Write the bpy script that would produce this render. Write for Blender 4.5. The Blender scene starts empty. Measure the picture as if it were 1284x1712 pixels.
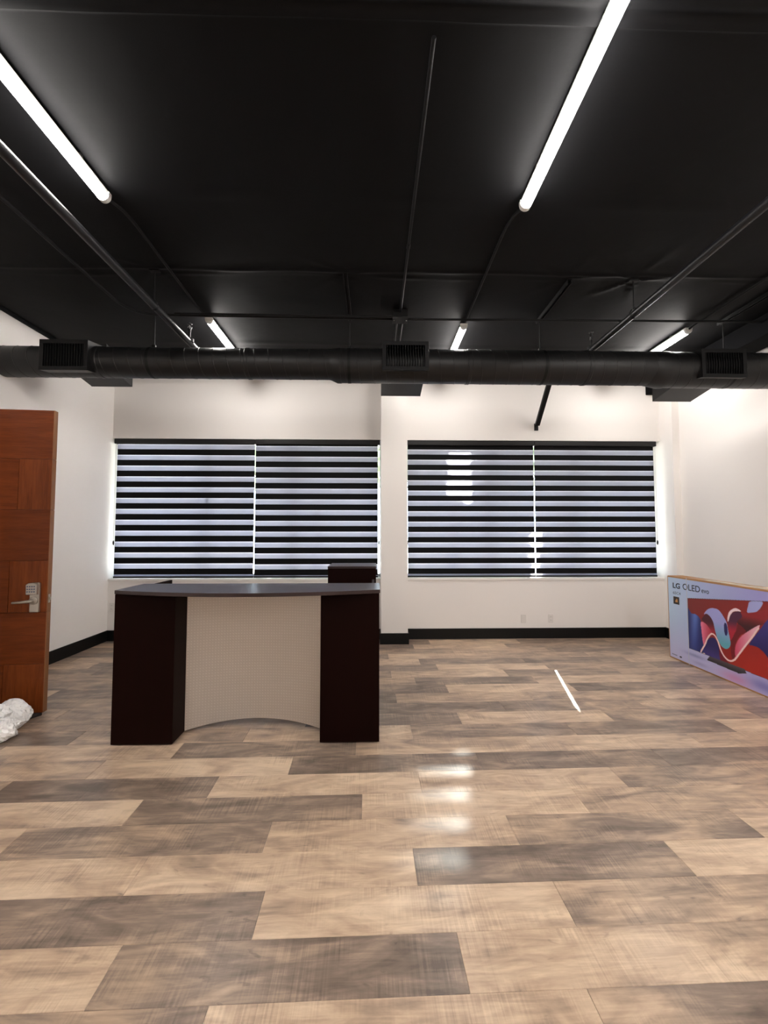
import bpy, bmesh, math, random
import numpy as np
from mathutils import Vector, Matrix, noise

random.seed(7)
R = math.radians
scene = bpy.context.scene
C = scene.collection

# ------------------------------------------------------------------ camera
CAM_H = 1.496
cam_d = bpy.data.cameras.new('camera')
cam_d.sensor_fit = 'VERTICAL'
cam_d.sensor_height = 36.0
cam_d.lens = 687.0 / 1712.0 * 36.0
cam_d.clip_start = 0.05
cam = bpy.data.objects.new('camera', cam_d)
cam.location = (0, 0, CAM_H)
cam.rotation_euler = (R(90 + 2.749), 0, R(-1.4175))
C.objects.link(cam)
scene.camera = cam

# ------------------------------------------------------------------ sky, sun, exposure
SKY = 14.0
SUN = 140.0
LAMP = 84.0
world = bpy.data.worlds.new('sky')
scene.world = world
world.use_nodes = True
bg = world.node_tree.nodes['Background']
bg.inputs['Color'].default_value = (0.74, 0.84, 1.0, 1)
bg.inputs['Strength'].default_value = SKY
SUN_DIR = Vector((-0.25, -1.0, -0.64)).normalized()
sun_d = bpy.data.lights.new('sun', 'SUN')
sun_d.energy = SUN
sun_d.angle = R(0.6)
sun_d.color = (1.0, 0.95, 0.88)
sun = bpy.data.objects.new('sun', sun_d)
sun.rotation_euler = SUN_DIR.to_track_quat('-Z', 'Y').to_euler()
sun.location = (3, 14, 8)
C.objects.link(sun)
vs = scene.view_settings
vs.view_transform = 'Standard'
vs.look = 'None'
vs.gamma = 1.0
vs.exposure = 0.0
vs.use_curve_mapping = False
scene.cycles.use_denoising = True
scene.cycles.max_bounces = 10
scene.cycles.transparent_max_bounces = 16

# ------------------------------------------------------------------ helpers
def lin(r, g, b):
    f = lambda c: (c / 255 / 12.92) if c / 255 <= 0.04045 else ((c / 255 + 0.055) / 1.055) ** 2.4
    return (f(r), f(g), f(b), 1.0)

def mat(name, col, rough=0.5, metal=0.0, spec=0.5, **kw):
    m = bpy.data.materials.new(name)
    m.use_nodes = True
    b = m.node_tree.nodes['Principled BSDF']
    b.inputs['Base Color'].default_value = col
    b.inputs['Roughness'].default_value = rough
    b.inputs['Metallic'].default_value = metal
    b.inputs['Specular IOR Level'].default_value = spec
    for k, v in kw.items():
        b.inputs[k].default_value = v
    return m

def nodes_of(m):
    nt = m.node_tree
    def N(t, **kw):
        n = nt.nodes.new(t)
        for k, v in kw.items():
            setattr(n, k, v)
        return n
    return nt, N, nt.links.new, nt.nodes['Principled BSDF']

def add_noise_bump(m, scale, strength, dist=0.002, detail=3):
    nt, N, L, b = nodes_of(m)
    tc = N('ShaderNodeTexCoord')
    n = N('ShaderNodeTexNoise')
    n.inputs['Scale'].default_value = scale
    n.inputs['Detail'].default_value = detail
    bp = N('ShaderNodeBump')
    bp.inputs['Strength'].default_value = strength
    bp.inputs['Distance'].default_value = dist
    L(tc.outputs['Object'], n.inputs['Vector'])
    L(n.outputs['Fac'], bp.inputs['Height'])
    L(bp.outputs['Normal'], b.inputs['Normal'])
    return m

class MB:
    def __init__(self):
        self.v, self.f, self.smooth = [], [], False
    def quad(self, *p):
        i = len(self.v); self.v += [tuple(q) for q in p]; self.f.append(tuple(range(i, i + len(p)))); return self
    def box(self, x0, x1, y0, y1, z0, z1):
        i = len(self.v)
        self.v += [(x0, y0, z0), (x1, y0, z0), (x1, y1, z0), (x0, y1, z0), (x0, y0, z1), (x1, y0, z1), (x1, y1, z1), (x0, y1, z1)]
        for q in ((3, 2, 1, 0), (4, 5, 6, 7), (0, 1, 5, 4), (1, 2, 6, 5), (2, 3, 7, 6), (3, 0, 4, 7)):
            self.f.append(tuple(i + k for k in q))
        return self
    def hexa(self, p):            # 8 points in box order
        i = len(self.v); self.v += [tuple(q) for q in p]
        for q in ((3, 2, 1, 0), (4, 5, 6, 7), (0, 1, 5, 4), (1, 2, 6, 5), (2, 3, 7, 6), (3, 0, 4, 7)):
            self.f.append(tuple(i + k for k in q))
        return self
    def prism(self, poly, axis, a, b):   # poly in the two other axes
        n = len(poly); i = len(self.v)
        for t in (a, b):
            for p in poly:
                self.v.append({0: (t, p[0], p[1]), 1: (p[0], t, p[1]), 2: (p[0], p[1], t)}[axis])
        self.f.append(tuple(i + k for k in reversed(range(n))))
        self.f.append(tuple(i + n + k for k in range(n)))
        for k in range(n):
            k2 = (k + 1) % n
            self.f.append((i + k, i + k2, i + n + k2, i + n + k))
        return self
    def tube(self, path, r, n=12, cap=True):
        path = [Vector(p) for p in path]
        rr = r if isinstance(r, (list, tuple)) else [r] * len(path)
        self.smooth = True
        rings = []
        up = None
        for k, p in enumerate(path):
            t = (path[min(k + 1, len(path) - 1)] - path[max(k - 1, 0)]).normalized()
            if up is None:
                up = Vector((0, 0, 1)) if abs(t.z) < 0.9 else Vector((1, 0, 0))
            a = t.cross(up).normalized(); b = a.cross(t).normalized(); up = b
            ids = []
            for j in range(n):
                w = 2 * math.pi * j / n
                ids.append(len(self.v)); self.v.append(tuple(p + (a * math.cos(w) + b * math.sin(w)) * rr[k]))
            rings.append(ids)
        for r0, r1 in zip(rings, rings[1:]):
            for j in range(n):
                j2 = (j + 1) % n
                self.f.append((r0[j], r0[j2], r1[j2], r1[j]))
        if cap:
            self.f.append(tuple(reversed(rings[0]))); self.f.append(tuple(rings[-1]))
        return self
    def grid(self, fn, us, vs_):
        i = len(self.v)
        for v in vs_:
            for u in us:
                self.v.append(tuple(fn(u, v)))
        w = len(us)
        for b in range(len(vs_) - 1):
            for a in range(w - 1):
                k = i + b * w + a
                self.f.append((k, k + 1, k + w + 1, k + w))
        return self
    def mesh(self, name, off=(0, 0, 0)):
        me = bpy.data.meshes.new(name)
        me.from_pydata([(x - off[0], y - off[1], z - off[2]) for x, y, z in self.v], [], self.f)
        bm = bmesh.new(); bm.from_mesh(me)
        bmesh.ops.recalc_face_normals(bm, faces=bm.faces)
        bm.to_mesh(me); bm.free()
        if self.smooth:
            me.polygons.foreach_set('use_smooth', [True] * len(me.polygons))
            me.set_sharp_from_angle(angle=R(40))
        return me
    def build(self, name, m, parent=None, bevel=0, local=False, seg=2):
        off = (0, 0, 0)
        if parent is not None and not local:
            r = parent
            while r.parent is not None:
                r = r.parent
            off = r.location
        me = self.mesh(name, off)
        me.materials.append(m)
        o = bpy.data.objects.new(name, me)
        C.objects.link(o)
        if parent is not None:
            o.parent = parent
        if bevel:
            b = o.modifiers.new('bevel', 'BEVEL'); b.width = bevel; b.segments = seg; b.limit_method = 'ANGLE'
        return o

def tag(o, label, cat, group=None, kind=None):
    o['label'] = label; o['category'] = cat
    if group: o['group'] = group
    if kind: o['kind'] = kind
    return o

def thing(name, label, cat, loc, group=None, rotz=0):
    o = bpy.data.objects.new(name, None)
    o.empty_display_size = 0.1
    o.location = loc; o.rotation_euler = (0, 0, rotz)
    C.objects.link(o)
    return tag(o, label, cat, group)

def struct(o, label, cat):
    return tag(o, label, cat, None, 'structure')

# ------------------------------------------------------------------ materials
M_wall = add_noise_bump(mat('wall_paint', lin(238, 234, 230), 0.6, spec=0.3), 180, 0.12, 0.001)
M_ceil = add_noise_bump(mat('black_fabric', (0.0040, 0.0041, 0.0048, 1), 0.65, spec=0.12), 9, 0.18, 0.01, 4)
M_black = add_noise_bump(mat('black_paint', (0.007, 0.0068, 0.007, 1), 0.45, spec=0.35), 60, 0.06, 0.001)
M_blackmetal = mat('black_painted_metal', (0.006, 0.006, 0.0065, 1), 0.55, spec=0.18)
M_pipe = mat('black_gloss_pipe', (0.007, 0.007, 0.008, 1), 0.36, spec=0.4)
M_base = mat('baseboard_black', (0.003, 0.003, 0.003, 1), 0.45, spec=0.25)
M_soffit = mat('matt_black_soffit', (0.003, 0.003, 0.0035, 1), 0.85, spec=0.05)
M_steel = mat('galvanised_steel', lin(150, 148, 145), 0.4, 0.8)
M_white = mat('white_plastic', lin(226, 222, 217), 0.4)
M_whitem = mat('white_enamel', lin(225, 225, 222), 0.4)
M_gap = mat('floor_joint', lin(70, 58, 48), 0.7)
M_dark_band = mat('dark_fabric_band', (0.004, 0.004, 0.0045, 1), 0.7, spec=0.12)
M_frame = mat('window_frame', lin(200, 200, 200), 0.4)
M_conc = add_noise_bump(mat('concrete', lin(180, 176, 170), 0.9), 4, 0.3)
M_leaf = mat('leaf', lin(138, 146, 118), 0.6)
M_bark = add_noise_bump(mat('bark', lin(90, 72, 56), 0.9), 20, 0.6, 0.01)
M_card = add_noise_bump(mat('cardboard', lin(176, 132, 92), 0.8), 90, 0.08)
M_nickel = mat('satin_nickel', lin(190, 184, 175), 0.32, 0.85)
M_dark = mat('dark_rubber', lin(42, 34, 34), 0.6)
M_ink = mat('print_ink', lin(34, 40, 62), 0.5)
M_inkgrey = mat('print_ink_grey', lin(80, 92, 122), 0.5)
M_slot = mat('slot_dark', lin(60, 55, 52), 0.6)

def wood_veneer(name, c1, c2, axis, rough=0.35):
    m = mat(name, c1, rough)
    nt, N, L, b = nodes_of(m)
    tc = N('ShaderNodeTexCoord'); oi = N('ShaderNodeObjectInfo')
    add = N('ShaderNodeVectorMath', operation='ADD')
    sc = N('ShaderNodeMath', operation='MULTIPLY'); sc.inputs[1].default_value = 37.0
    mp = N('ShaderNodeMapping')
    s = {'x': (1.2, 14, 14), 'z': (14, 14, 1.2)}[axis]
    mp.inputs['Scale'].default_value = s
    n1 = N('ShaderNodeTexNoise'); n1.inputs['Scale'].default_value = 1.6; n1.inputs['Detail'].default_value = 6; n1.inputs['Distortion'].default_value = 0.8
    n2 = N('ShaderNodeTexNoise'); n2.inputs['Scale'].default_value = 9.0; n2.inputs['Detail'].default_value = 4
    mx = N('ShaderNodeMix', data_type='FLOAT'); mx.inputs['Factor'].default_value = 0.35
    cr = N('ShaderNodeValToRGB')
    cr.color_ramp.elements[0].position = 0.3; cr.color_ramp.elements[0].color = c2
    cr.color_ramp.elements[1].position = 0.7; cr.color_ramp.elements[1].color = c1
    L(oi.outputs['Random'], sc.inputs[0]); L(tc.outputs['Object'], add.inputs[0]); L(sc.outputs[0], add.inputs[1])
    L(add.outputs[0], mp.inputs['Vector'])
    L(mp.outputs[0], n1.inputs['Vector']); L(mp.outputs[0], n2.inputs['Vector'])
    L(n1.outputs['Fac'], mx.inputs['A']); L(n2.outputs['Fac'], mx.inputs['B'])
    L(mx.outputs['Result'], cr.inputs['Fac']); L(cr.outputs['Color'], b.inputs['Base Color'])
    return m
M_door_h = wood_veneer('door_veneer_horizontal', lin(120, 58, 22), lin(88, 39, 13), 'x')
M_door_v = wood_veneer('door_veneer_vertical', lin(130, 66, 27), lin(94, 43, 15), 'z')
for _m in (M_door_h, M_door_v):
    _m.node_tree.nodes['Principled BSDF'].inputs['Specular IOR Level'].default_value = 0.2
M_door_e = wood_veneer('door_edge_wood', lin(150, 100, 60), lin(122, 78, 44), 'z')
M_esp = wood_veneer('espresso_laminate', (0.0075, 0.0013, 0.0007, 1), (0.0055, 0.0010, 0.0006, 1), 'z', 0.5)
M_esp.node_tree.nodes['Principled BSDF'].inputs['Specular IOR Level'].default_value = 0.06
M_esp_top = wood_veneer('espresso_counter', lin(46, 30, 30), lin(38, 25, 25), 'x', 0.30)

def plank_material():
    m = mat('vinyl_plank', lin(170, 145, 120), 0.3)
    nt, N, L, b = nodes_of(m)
    tc = N('ShaderNodeTexCoord'); oi = N('ShaderNodeObjectInfo')
    sc = N('ShaderNodeMath', operation='MULTIPLY'); sc.inputs[1].default_value = 91.0
    add = N('ShaderNodeVectorMath', operation='ADD')
    L(oi.outputs['Random'], sc.inputs[0]); L(tc.outputs['Object'], add.inputs[0]); L(sc.outputs[0], add.inputs[1])
    sep = N('ShaderNodeSeparateColor'); L(oi.outputs['Color'], sep.inputs[0])
    def nz(scale, s, detail=4, dist=0.0, rough=0.55):
        mp = N('ShaderNodeMapping'); mp.inputs['Scale'].default_value = scale
        n = N('ShaderNodeTexNoise'); n.inputs['Scale'].default_value = s; n.inputs['Detail'].default_value = detail
        n.inputs['Distortion'].default_value = dist; n.inputs['Roughness'].default_value = rough
        L(add.outputs[0], mp.inputs['Vector']); L(mp.outputs[0], n.inputs['Vector'])
        return n.outputs['Fac']
    def mth(op, a, c=None, clamp=False):
        n = N('ShaderNodeMath', operation=op, use_clamp=clamp)
        for k, x in enumerate((a, c)):
            if x is None: continue
            if isinstance(x, (int, float)): n.inputs[k].default_value = x
            else: L(x, n.inputs[k])
        return n.outputs[0]
    blot = nz((1.6, 5.5, 1), 1.5, 5, 0.9)          # wide weathered blotches
    grain = nz((1.3, 20, 1), 2.0, 6, 1.6, 0.6)          # streaks along the board
    saw = nz((120, 2.2, 1), 1.0, 3)                  # saw marks across the board
    sawm = nz((3.0, 5.0, 1), 1.3, 2)               # where saw marks show
    knot = nz((4.5, 11, 1), 1.6, 3, 1.4)
    smudge = nz((4.0, 12.0, 1), 1.4, 4, 1.2)
    t = mth('ADD', sep.outputs[0], mth('MULTIPLY', mth('SUBTRACT', blot, 0.52), 1.75))
    t = mth('ADD', t, mth('MULTIPLY', mth('SUBTRACT', smudge, 0.5), 0.6))
    t = mth('ADD', t, mth('MULTIPLY', mth('SUBTRACT', grain, 0.5), 0.6))
    sm = mth('MULTIPLY', mth('SUBTRACT', sawm, 0.44, True), 5.0, True)
    t = mth('ADD', t, mth('MULTIPLY', mth('MULTIPLY', mth('SUBTRACT', saw, 0.5), sm), 0.85))
    kn = mth('MULTIPLY', mth('SUBTRACT', knot, 0.66, True), 5.0, True)
    t = mth('SUBTRACT', t, mth('MULTIPLY', kn, 0.6))
    t = mth('ADD', mth('MULTIPLY', t, 0.82), 0.10, True)
    cr = N('ShaderNodeValToRGB'); e = cr.color_ramp.elements
    e[0].position = 0.0; e[0].color = lin(98, 84, 74)
    e[1].position = 1.0; e[1].color = lin(217, 192, 165)
    x = e.new(0.3); x.color = lin(134, 116, 103)
    x = e.new(0.62); x.color = lin(180, 154, 131)
    L(t, cr.inputs['Fac']); L(cr.outputs['Color'], b.inputs['Base Color'])
    bp = N('ShaderNodeBump'); bp.inputs['Strength'].default_value = 0.05; bp.inputs['Distance'].default_value = 0.0005
    L(mth('ADD', saw, grain), bp.inputs['Height']); L(bp.outputs['Normal'], b.inputs['Normal'])
    b.inputs['Roughness'].default_value = 0.31
    b.inputs['Specular IOR Level'].default_value = 0.5
    return m
M_plank = plank_material()

def sheer_material():
    m = bpy.data.materials.new('sheer_fabric_band')
    m.use_nodes = True
    nt = m.node_tree; nt.nodes.clear()
    N = nt.nodes.new; L = nt.links.new
    out = N('ShaderNodeOutputMaterial')
    tc = N('ShaderNodeTexCoord'); sx = N('ShaderNodeSeparateXYZ')
    cr = N('ShaderNodeValToRGB')                    # the weave is a single layer along the top edge, double below
    cr.color_ramp.elements[0].position = 0.82; cr.color_ramp.elements[0].color = (0.25, 0.245, 0.285, 1)
    cr.color_ramp.elements[1].position = 0.88; cr.color_ramp.elements[1].color = (0.50, 0.49, 0.53, 1)
    tr = N('ShaderNodeBsdfTranslucent')
    df = N('ShaderNodeBsdfDiffuse'); df.inputs['Color'].default_value = (0.08, 0.08, 0.09, 1)
    tp = N('ShaderNodeBsdfTransparent'); tp.inputs['Color'].default_value = (1, 1, 1, 1)
    ad = N('ShaderNodeAddShader'); mx = N('ShaderNodeMixShader'); mx.inputs[0].default_value = 0.085
    L(tc.outputs['Generated'], sx.inputs[0]); L(sx.outputs['Z'], cr.inputs['Fac']); L(cr.outputs['Color'], tr.inputs['Color'])
    L(tr.outputs[0], ad.inputs[0]); L(df.outputs[0], ad.inputs[1])
    L(ad.outputs[0], mx.inputs[1]); L(tp.outputs[0], mx.inputs[2]); L(mx.outputs[0], out.inputs[0])
    return m
M_sheer = sheer_material()

def glass_material():
    m = bpy.data.materials.new('window_glass')
    m.use_nodes = True
    nt = m.node_tree; nt.nodes.clear()
    N = nt.nodes.new; L = nt.links.new
    out = N('ShaderNodeOutputMaterial')
    tp = N('ShaderNodeBsdfTransparent'); tp.inputs['Color'].default_value = (0.9, 0.93, 0.92, 1)
    gl = N('ShaderNodeBsdfGlossy'); gl.inputs['Roughness'].default_value = 0.02
    fr = N('ShaderNodeFresnel'); fr.inputs['IOR'].default_value = 1.45
    mx = N('ShaderNodeMixShader')
    L(fr.outputs[0], mx.inputs[0]); L(tp.outputs[0], mx.inputs[1]); L(gl.outputs[0], mx.inputs[2]); L(mx.outputs[0], out.inputs[0])
    return m
M_glass = glass_material()

def lamp_material():
    m = mat('lit_diffuser', (0.9, 0.9, 0.88, 1), 0.4)
    b = m.node_tree.nodes['Principled BSDF']
    b.inputs['Emission Color'].default_value = (1.0, 0.95, 0.905, 1)
    b.inputs['Emission Strength'].default_value = LAMP
    return m
M_lamp = lamp_material()

def dimple_metal():
    m = mat('embossed_silver_panel', lin(176, 168, 158), 0.38, 0.6)
    nt, N, L, b = nodes_of(m)
    tc = N('ShaderNodeTexCoord')
    mp = N('ShaderNodeMapping'); mp.inputs['Scale'].default_value = (1, 0, 1)
    v = N('ShaderNodeTexVoronoi'); v.inputs['Scale'].default_value = 48; v.inputs['Randomness'].default_value = 0.0
    cr = N('ShaderNodeValToRGB')
    cr.color_ramp.elements[0].position = 0.12; cr.color_ramp.elements[0].color = (1, 1, 1, 1)
    cr.color_ramp.elements[1].position = 0.26; cr.color_ramp.elements[1].color = (0, 0, 0, 1)
    bp = N('ShaderNodeBump'); bp.inputs['Strength'].default_value = 0.35; bp.inputs['Distance'].default_value = 0.001
    mx = N('ShaderNodeMix', data_type='RGBA')
    mx.inputs['A'].default_value = lin(204, 195, 186); mx.inputs['B'].default_value = lin(218, 210, 202)
    L(tc.outputs['Object'], mp.inputs['Vector']); L(mp.outputs[0], v.inputs['Vector']); L(v.outputs['Distance'], cr.inputs['Fac'])
    L(cr.outputs['Color'], bp.inputs['Height']); L(bp.outputs['Normal'], b.inputs['Normal'])
    L(cr.outputs['Color'], mx.inputs['Factor']); L(mx.outputs['Result'], b.inputs['Base Color'])
    return m
M_dimple = dimple_metal()

def bag_material():
    m = mat('white_plastic_film', lin(246, 244, 242), 0.2, spec=0.6)
    b = m.node_tree.nodes['Principled BSDF']
    b.inputs['Subsurface Weight'].default_value = 0.35
    b.inputs['Subsurface Radius'].default_value = (0.06, 0.06, 0.06)
    return add_noise_bump(m, 30, 0.5, 0.006, 6)
M_bag = bag_material()

# ------------------------------------------------------------------ room shell
XL, XR, YB, YF, ZC = -3.66, 4.24, 5.80, -6.4, 3.692
SILL, HEAD = 0.845, 2.805
PX0, PX1, PY = 0.097, 0.456, 5.545      # pillar between the windows
RX = 4.14                               # return at the right end
# floor: slab below, single planks above
floor = MB().box(XL - 0.15, XR + 0.15, YF - 0.15, 6.05, -0.12, -0.004).build('floor', M_gap)
struct(floor, 'wood-look vinyl plank floor in mixed beige and grey-brown boards', 'floor')

TH = R(0.85)
PITCH, PL, V0 = 0.2062, 1.219, 1.6
row_off = {-2: .72, -1: .335, 0: .795, 1: .215, 2: .73, 3: 1.19, 4: .315, 5: .73, 6: 1.14, 7: .33, 8: .74, 9: 1.16, 10: .26,
           11: .76, 12: .48, 13: .25, 14: .77, 15: .6, 16: .25, 17: 1.07, 18: .6, 19: .84, 20: .3}
votes = {}
J = {-2: [(-.5, 'D', 'L'), (.72, 'L', 'D')], -1: [(-.89, 'L', 'D'), (.34, 'D', 'L')], 0: [(-.43, 'D', 'L'), (.8, 'L', 'M')],
     1: [(-1.01, 'L', 'L'), (.22, 'L', 'D'), (1.43, 'D', 'L')], 2: [(-1.72, 'L', 'M'), (-.49, 'D', 'L'), (.74, 'L', 'M'), (1.96, 'D', 'L')],
     3: [(-1.26, 'L', 'D'), (-.02, 'D', 'L'), (1.2, 'L', 'M')], 4: [(-.91, 'D', 'L'), (.32, 'L', 'L')],
     5: [(-1.74, 'M', 'L'), (-.49, 'L', 'D'), (.74, 'D', 'D'), (1.97, 'D', 'D')], 6: [(-1.31, 'L', 'D'), (-.08, 'D', 'L'), (1.15, 'M', 'L'), (2.4, 'L', 'L')],
     7: [(-2.15, 'D', 'M'), (.33, 'L', 'M'), (1.57, 'D', 'D'), (2.82, 'D', 'L')], 8: [(.74, 'D', 'L')], 9: [(1.16, 'D', 'M'), (2.42, 'D', 'M')],
     10: [(1.48, 'M', 'M')], 11: [(.75, 'D', 'L'), (2.01, 'L', 'D'), (3.23, 'D', 'M')], 12: [(.48, 'M', 'D'), (1.72, 'D', 'L')],
     13: [(.24, 'M', 'L'), (1.48, 'L', 'D')], 14: [(.76, 'D', 'L'), (2.0, 'L', 'M')], 15: [(.6, 'L', 'D'), (3.11, 'D', 'L')],
     16: [(.24, 'D', 'L'), (1.49, 'L', 'M')], 17: [(2.27, 'M', 'D'), (3.55, 'D', 'M')], 18: [(.59, 'D', 'L'), (1.85, 'L', 'M')], 19: [(2.07, 'L', 'D'), (.82, 'D', 'L')]}
TONE = {'D': 0.28, 'M': 0.55, 'L': 0.80}
for k, js in J.items():
    for u, l, r_ in js:
        i = round((u - row_off[k]) / PL)
        votes.setdefault((k, i - 1), []).append(TONE[l]); votes.setdefault((k, i), []).append(TONE[r_])

def plank_mesh(length):
    h, w, e = length / 2 - 0.0004, PITCH / 2 - 0.0005, 0.0012
    mb = MB()
    mb.v = [(-h, -w, -.004), (h, -w, -.004), (h, w, -.004), (-h, w, -.004), (-h, -w, -e), (h, -w, -e), (h, w, -e), (-h, w, -e),
            (-h + e, -w + e, 0), (h - e, -w + e, 0), (h - e, w - e, 0), (-h + e, w - e, 0)]
    mb.f = [(0, 1, 5, 4), (1, 2, 6, 5), (2, 3, 7, 6), (3, 0, 4, 7), (4, 5, 9, 8), (5, 6, 10, 9), (6, 7, 11, 10), (7, 4, 8, 11), (8, 9, 10, 11)]
    return mb
full_plank = plank_mesh(PL).mesh('plank'); full_plank.materials.append(M_plank)
rest = MB()
U0, U1 = -3.70, 4.28
for k in range(-40, 21):
    v = V0 + (k + 0.5) * PITCH
    off = row_off.get(k, random.random() * PL)
    i = math.floor((U0 - off) / PL)
    while off + i * PL < U1:
        a, b = max(U0, off + i * PL), min(U1, off + (i + 1) * PL)
        i += 1
        if b - a < 0.02: continue
        uc = (a + b) / 2
        x, y = uc * math.cos(TH) - v * math.sin(TH), uc * math.sin(TH) + v * math.cos(TH)
        if k < -3 or y > 5.95:
            if k < -3:
                pm = plank_mesh(b - a); n0 = len(rest.v)
                for p in pm.v:
                    X, Y = uc + p[0], v + p[1]
                    rest.v.append((X * math.cos(TH) - Y * math.sin(TH), X * math.sin(TH) + Y * math.cos(TH), p[2]))
                rest.f += [tuple(n0 + q for q in f) for f in pm.f]
            continue
        if b - a > PL - 0.01:
            me = full_plank
        else:
            me = plank_mesh(b - a).mesh('plank'); me.materials.append(M_plank)
        o = bpy.data.objects.new('plank', me); C.objects.link(o); o.parent = floor
        o.location = (x, y, 0); o.rotation_euler = (0, 0, TH)
        vt = votes.get((k, i - 1))
        t = sum(vt) / len(vt) if vt else random.choice((0.2, 0.45, 0.5, 0.8))
        t += random.uniform(-0.06, 0.06)
        o.color = (t, t, t, 1)
ro = rest.build('plank_field', M_plank, floor); ro['kind'] = 'stuff'; ro.color = (0.5, 0.5, 0.5, 1)

# back wall: apron below the sills, header above, pillar and return
def wallbox(name, label, *b):
    return struct(MB().box(*b).build(name, M_wall), label, 'wall')
w = MB()
w.box(XL - 0.15, PX0 + 0.05, YB, 6.05, -0.1, SILL - 0.02).box(PX1 - 0.05, XR + 0.15, YB, 6.05, -0.1, SILL - 0.02)
w.box(XL - 0.15, PX0 + 0.05, YB, 6.05, HEAD, ZC + 0.2).box(PX1 - 0.05, XR + 0.15, YB, 6.05, HEAD, ZC + 0.2)
struct(w.build('wall_back', M_wall), 'off-white painted wall below and above the two windows', 'wall')
wallbox('wall_pillar', 'off-white pillar between the two windows', PX0, PX1, PY, 6.05, -0.1, ZC + 0.2)
wallbox('wall_return', 'narrow off-white return in the corner right of the windows', RX, XR + 0.15, PY, 6.05, -0.1, ZC + 0.2)
DY0, DY1, DZ = 2.43, 3.42, 2.53            # doorway in the left wall
w = MB().box(XL - 0.15, XL, DY1, 6.05, -0.1, ZC + 0.2).box(XL - 0.15, XL, YF, DY0, -0.1, ZC + 0.2).box(XL - 0.15, XL, DY0, DY1, DZ, ZC + 0.2)
struct(w.build('wall_left', M_wall), 'off-white side wall behind the open wooden door', 'wall')
wallbox('wall_right', 'off-white side wall behind the television carton', XR, XR + 0.15, YF, PY, -0.1, ZC + 0.2)
wallbox('wall_front', 'off-white wall behind the viewer', XL - 0.15, XR + 0.15, YF - 0.15, YF, -0.1, ZC + 0.2)
w = MB().box(-5.2, -5.05, 1.6, 4.3, -0.1, 2.75).box(-5.2, XL - 0.15, 1.45, 1.6, -0.1, 2.75).box(-5.2, XL - 0.15, 4.3, 4.45, -0.1, 2.75)
w.box(-5.2, XL - 0.15, 1.45, 4.45, 2.75, 2.9).box(-5.2, XL - 0.15, 1.45, 4.45, -0.12, -0.004)
struct(w.build('wall_hallway', M_wall), 'plain hallway enclosure beyond the doorway', 'wall')
w = MB().box(XL - 0.16, XL + 0.012, DY0 - 0.06, DY0, 0, DZ + 0.06).box(XL - 0.16, XL + 0.012, DY1, DY1 + 0.03, 0, DZ + 0.06).box(XL - 0.16, XL + 0.012, DY0, DY1, DZ, DZ + 0.06)
struct(w.build('trim_1', M_door_e), 'wooden frame around the doorway in the left wall', 'door frame')
# sills
for n, (a, b) in enumerate(((XL, PX0), (PX1, RX))):
    s = MB().box(a, b, YB - 0.012, 6.04, SILL - 0.03, SILL).build('trim_%d' % (n + 2), M_wall, bevel=0.003)
    struct(s, ('white window sill behind the reception desk', 'white window sill above the two outlets')[n], 'window sill')
# baseboards
BH, BT = 0.145, 0.014
def base(name, label, *b):
    struct(MB().box(*b).build(name, M_base, bevel=0.003), label, 'baseboard')
base('baseboard_left', 'tall black baseboard along the left wall', XL, XL + BT, DY1 + 0.035, YB - BT, 0, BH)
base('baseboard_back', 'tall black baseboard below the left window', XL, PX0 - BT, YB - BT, YB, 0, BH)
pb = MB().box(PX0 - BT, PX1 + BT, PY - BT, PY, 0, BH).box(PX0 - BT, PX0, PY, YB, 0, BH).box(PX1, PX1 + BT, PY, YB, 0, BH)
struct(pb.build('baseboard_pillar', M_base), 'black baseboard wrapping the pillar between the windows', 'baseboard')
base('baseboard_window', 'tall black baseboard below the right window', PX1 + BT, RX - BT, YB - BT, YB, 0, BH)
pb = MB().box(RX - BT, RX, PY, YB, 0, BH).box(RX - BT, XR, PY - BT, PY, 0, BH)
struct(pb.build('baseboard_return', M_base), 'black baseboard around the corner return', 'baseboard')
base('baseboard_right', 'tall black baseboard along the right wall', XR - BT, XR, YF, PY - BT, 0, BH)

# ceiling: black fabric with folds
def ceil_z(x, y):
    z = ZC + 0.007 * noise.noise((x * 0.9, y * 0.9, 0)) + 0.003 * noise.noise((x * 3, y * 2, 5))
    c = 3.37 + 0.02 * noise.noise((x * 1.2, 3, 1))
    a = 0.6 + 0.6 * noise.noise((x * 1.7, 9, 2))
    z -= 0.012 * max(a, 0.1) * math.exp(-((y - c) / 0.018) ** 2)
    z -= 0.008 * max(0.2 + noise.noise((x * 2.3, 4, 8)), 0) * math.exp(-((y - c - 0.07 - 0.03 * math.sin(x * 2)) / 0.02) ** 2)
    z -= 0.008 * (0.5 + noise.noise((x * 1.3, 1, 3))) * math.exp(-((y - 2.62 - 0.03 * math.sin(x)) / 0.03) ** 2)
    z -= 0.010 * (0.5 + noise.noise((x * 1.3, 7, 3))) * math.exp(-((y - 4.75 - 0.04 * math.sin(x)) / 0.03) ** 2)
    for hx, hy, s in ((2.258, 3.43, 1), (-1.842, 3.37, 0.5), (-0.24, 3.38, 0.6), (1.67, 3.42, 0.5)):   # radiating creases at the hangers
        d = math.hypot(x - hx, y - hy)
        if d < 0.6:
            an = math.atan2(y - hy, x - hx)
            z -= 0.014 * s * math.exp(-(d / 0.28) ** 2) * max(0, math.cos(5 * an + 0.6)) ** 6 * min(1, d / 0.05)
    if y < 1.66:                                          # lower strip of fabric nearer the viewer, ends in a rolled edge
        z -= 0.02 * min(1, (1.66 - y) / 0.012) - 0.012 * math.exp(-((y - 1.6) / 0.02) ** 2)
    return z
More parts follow.
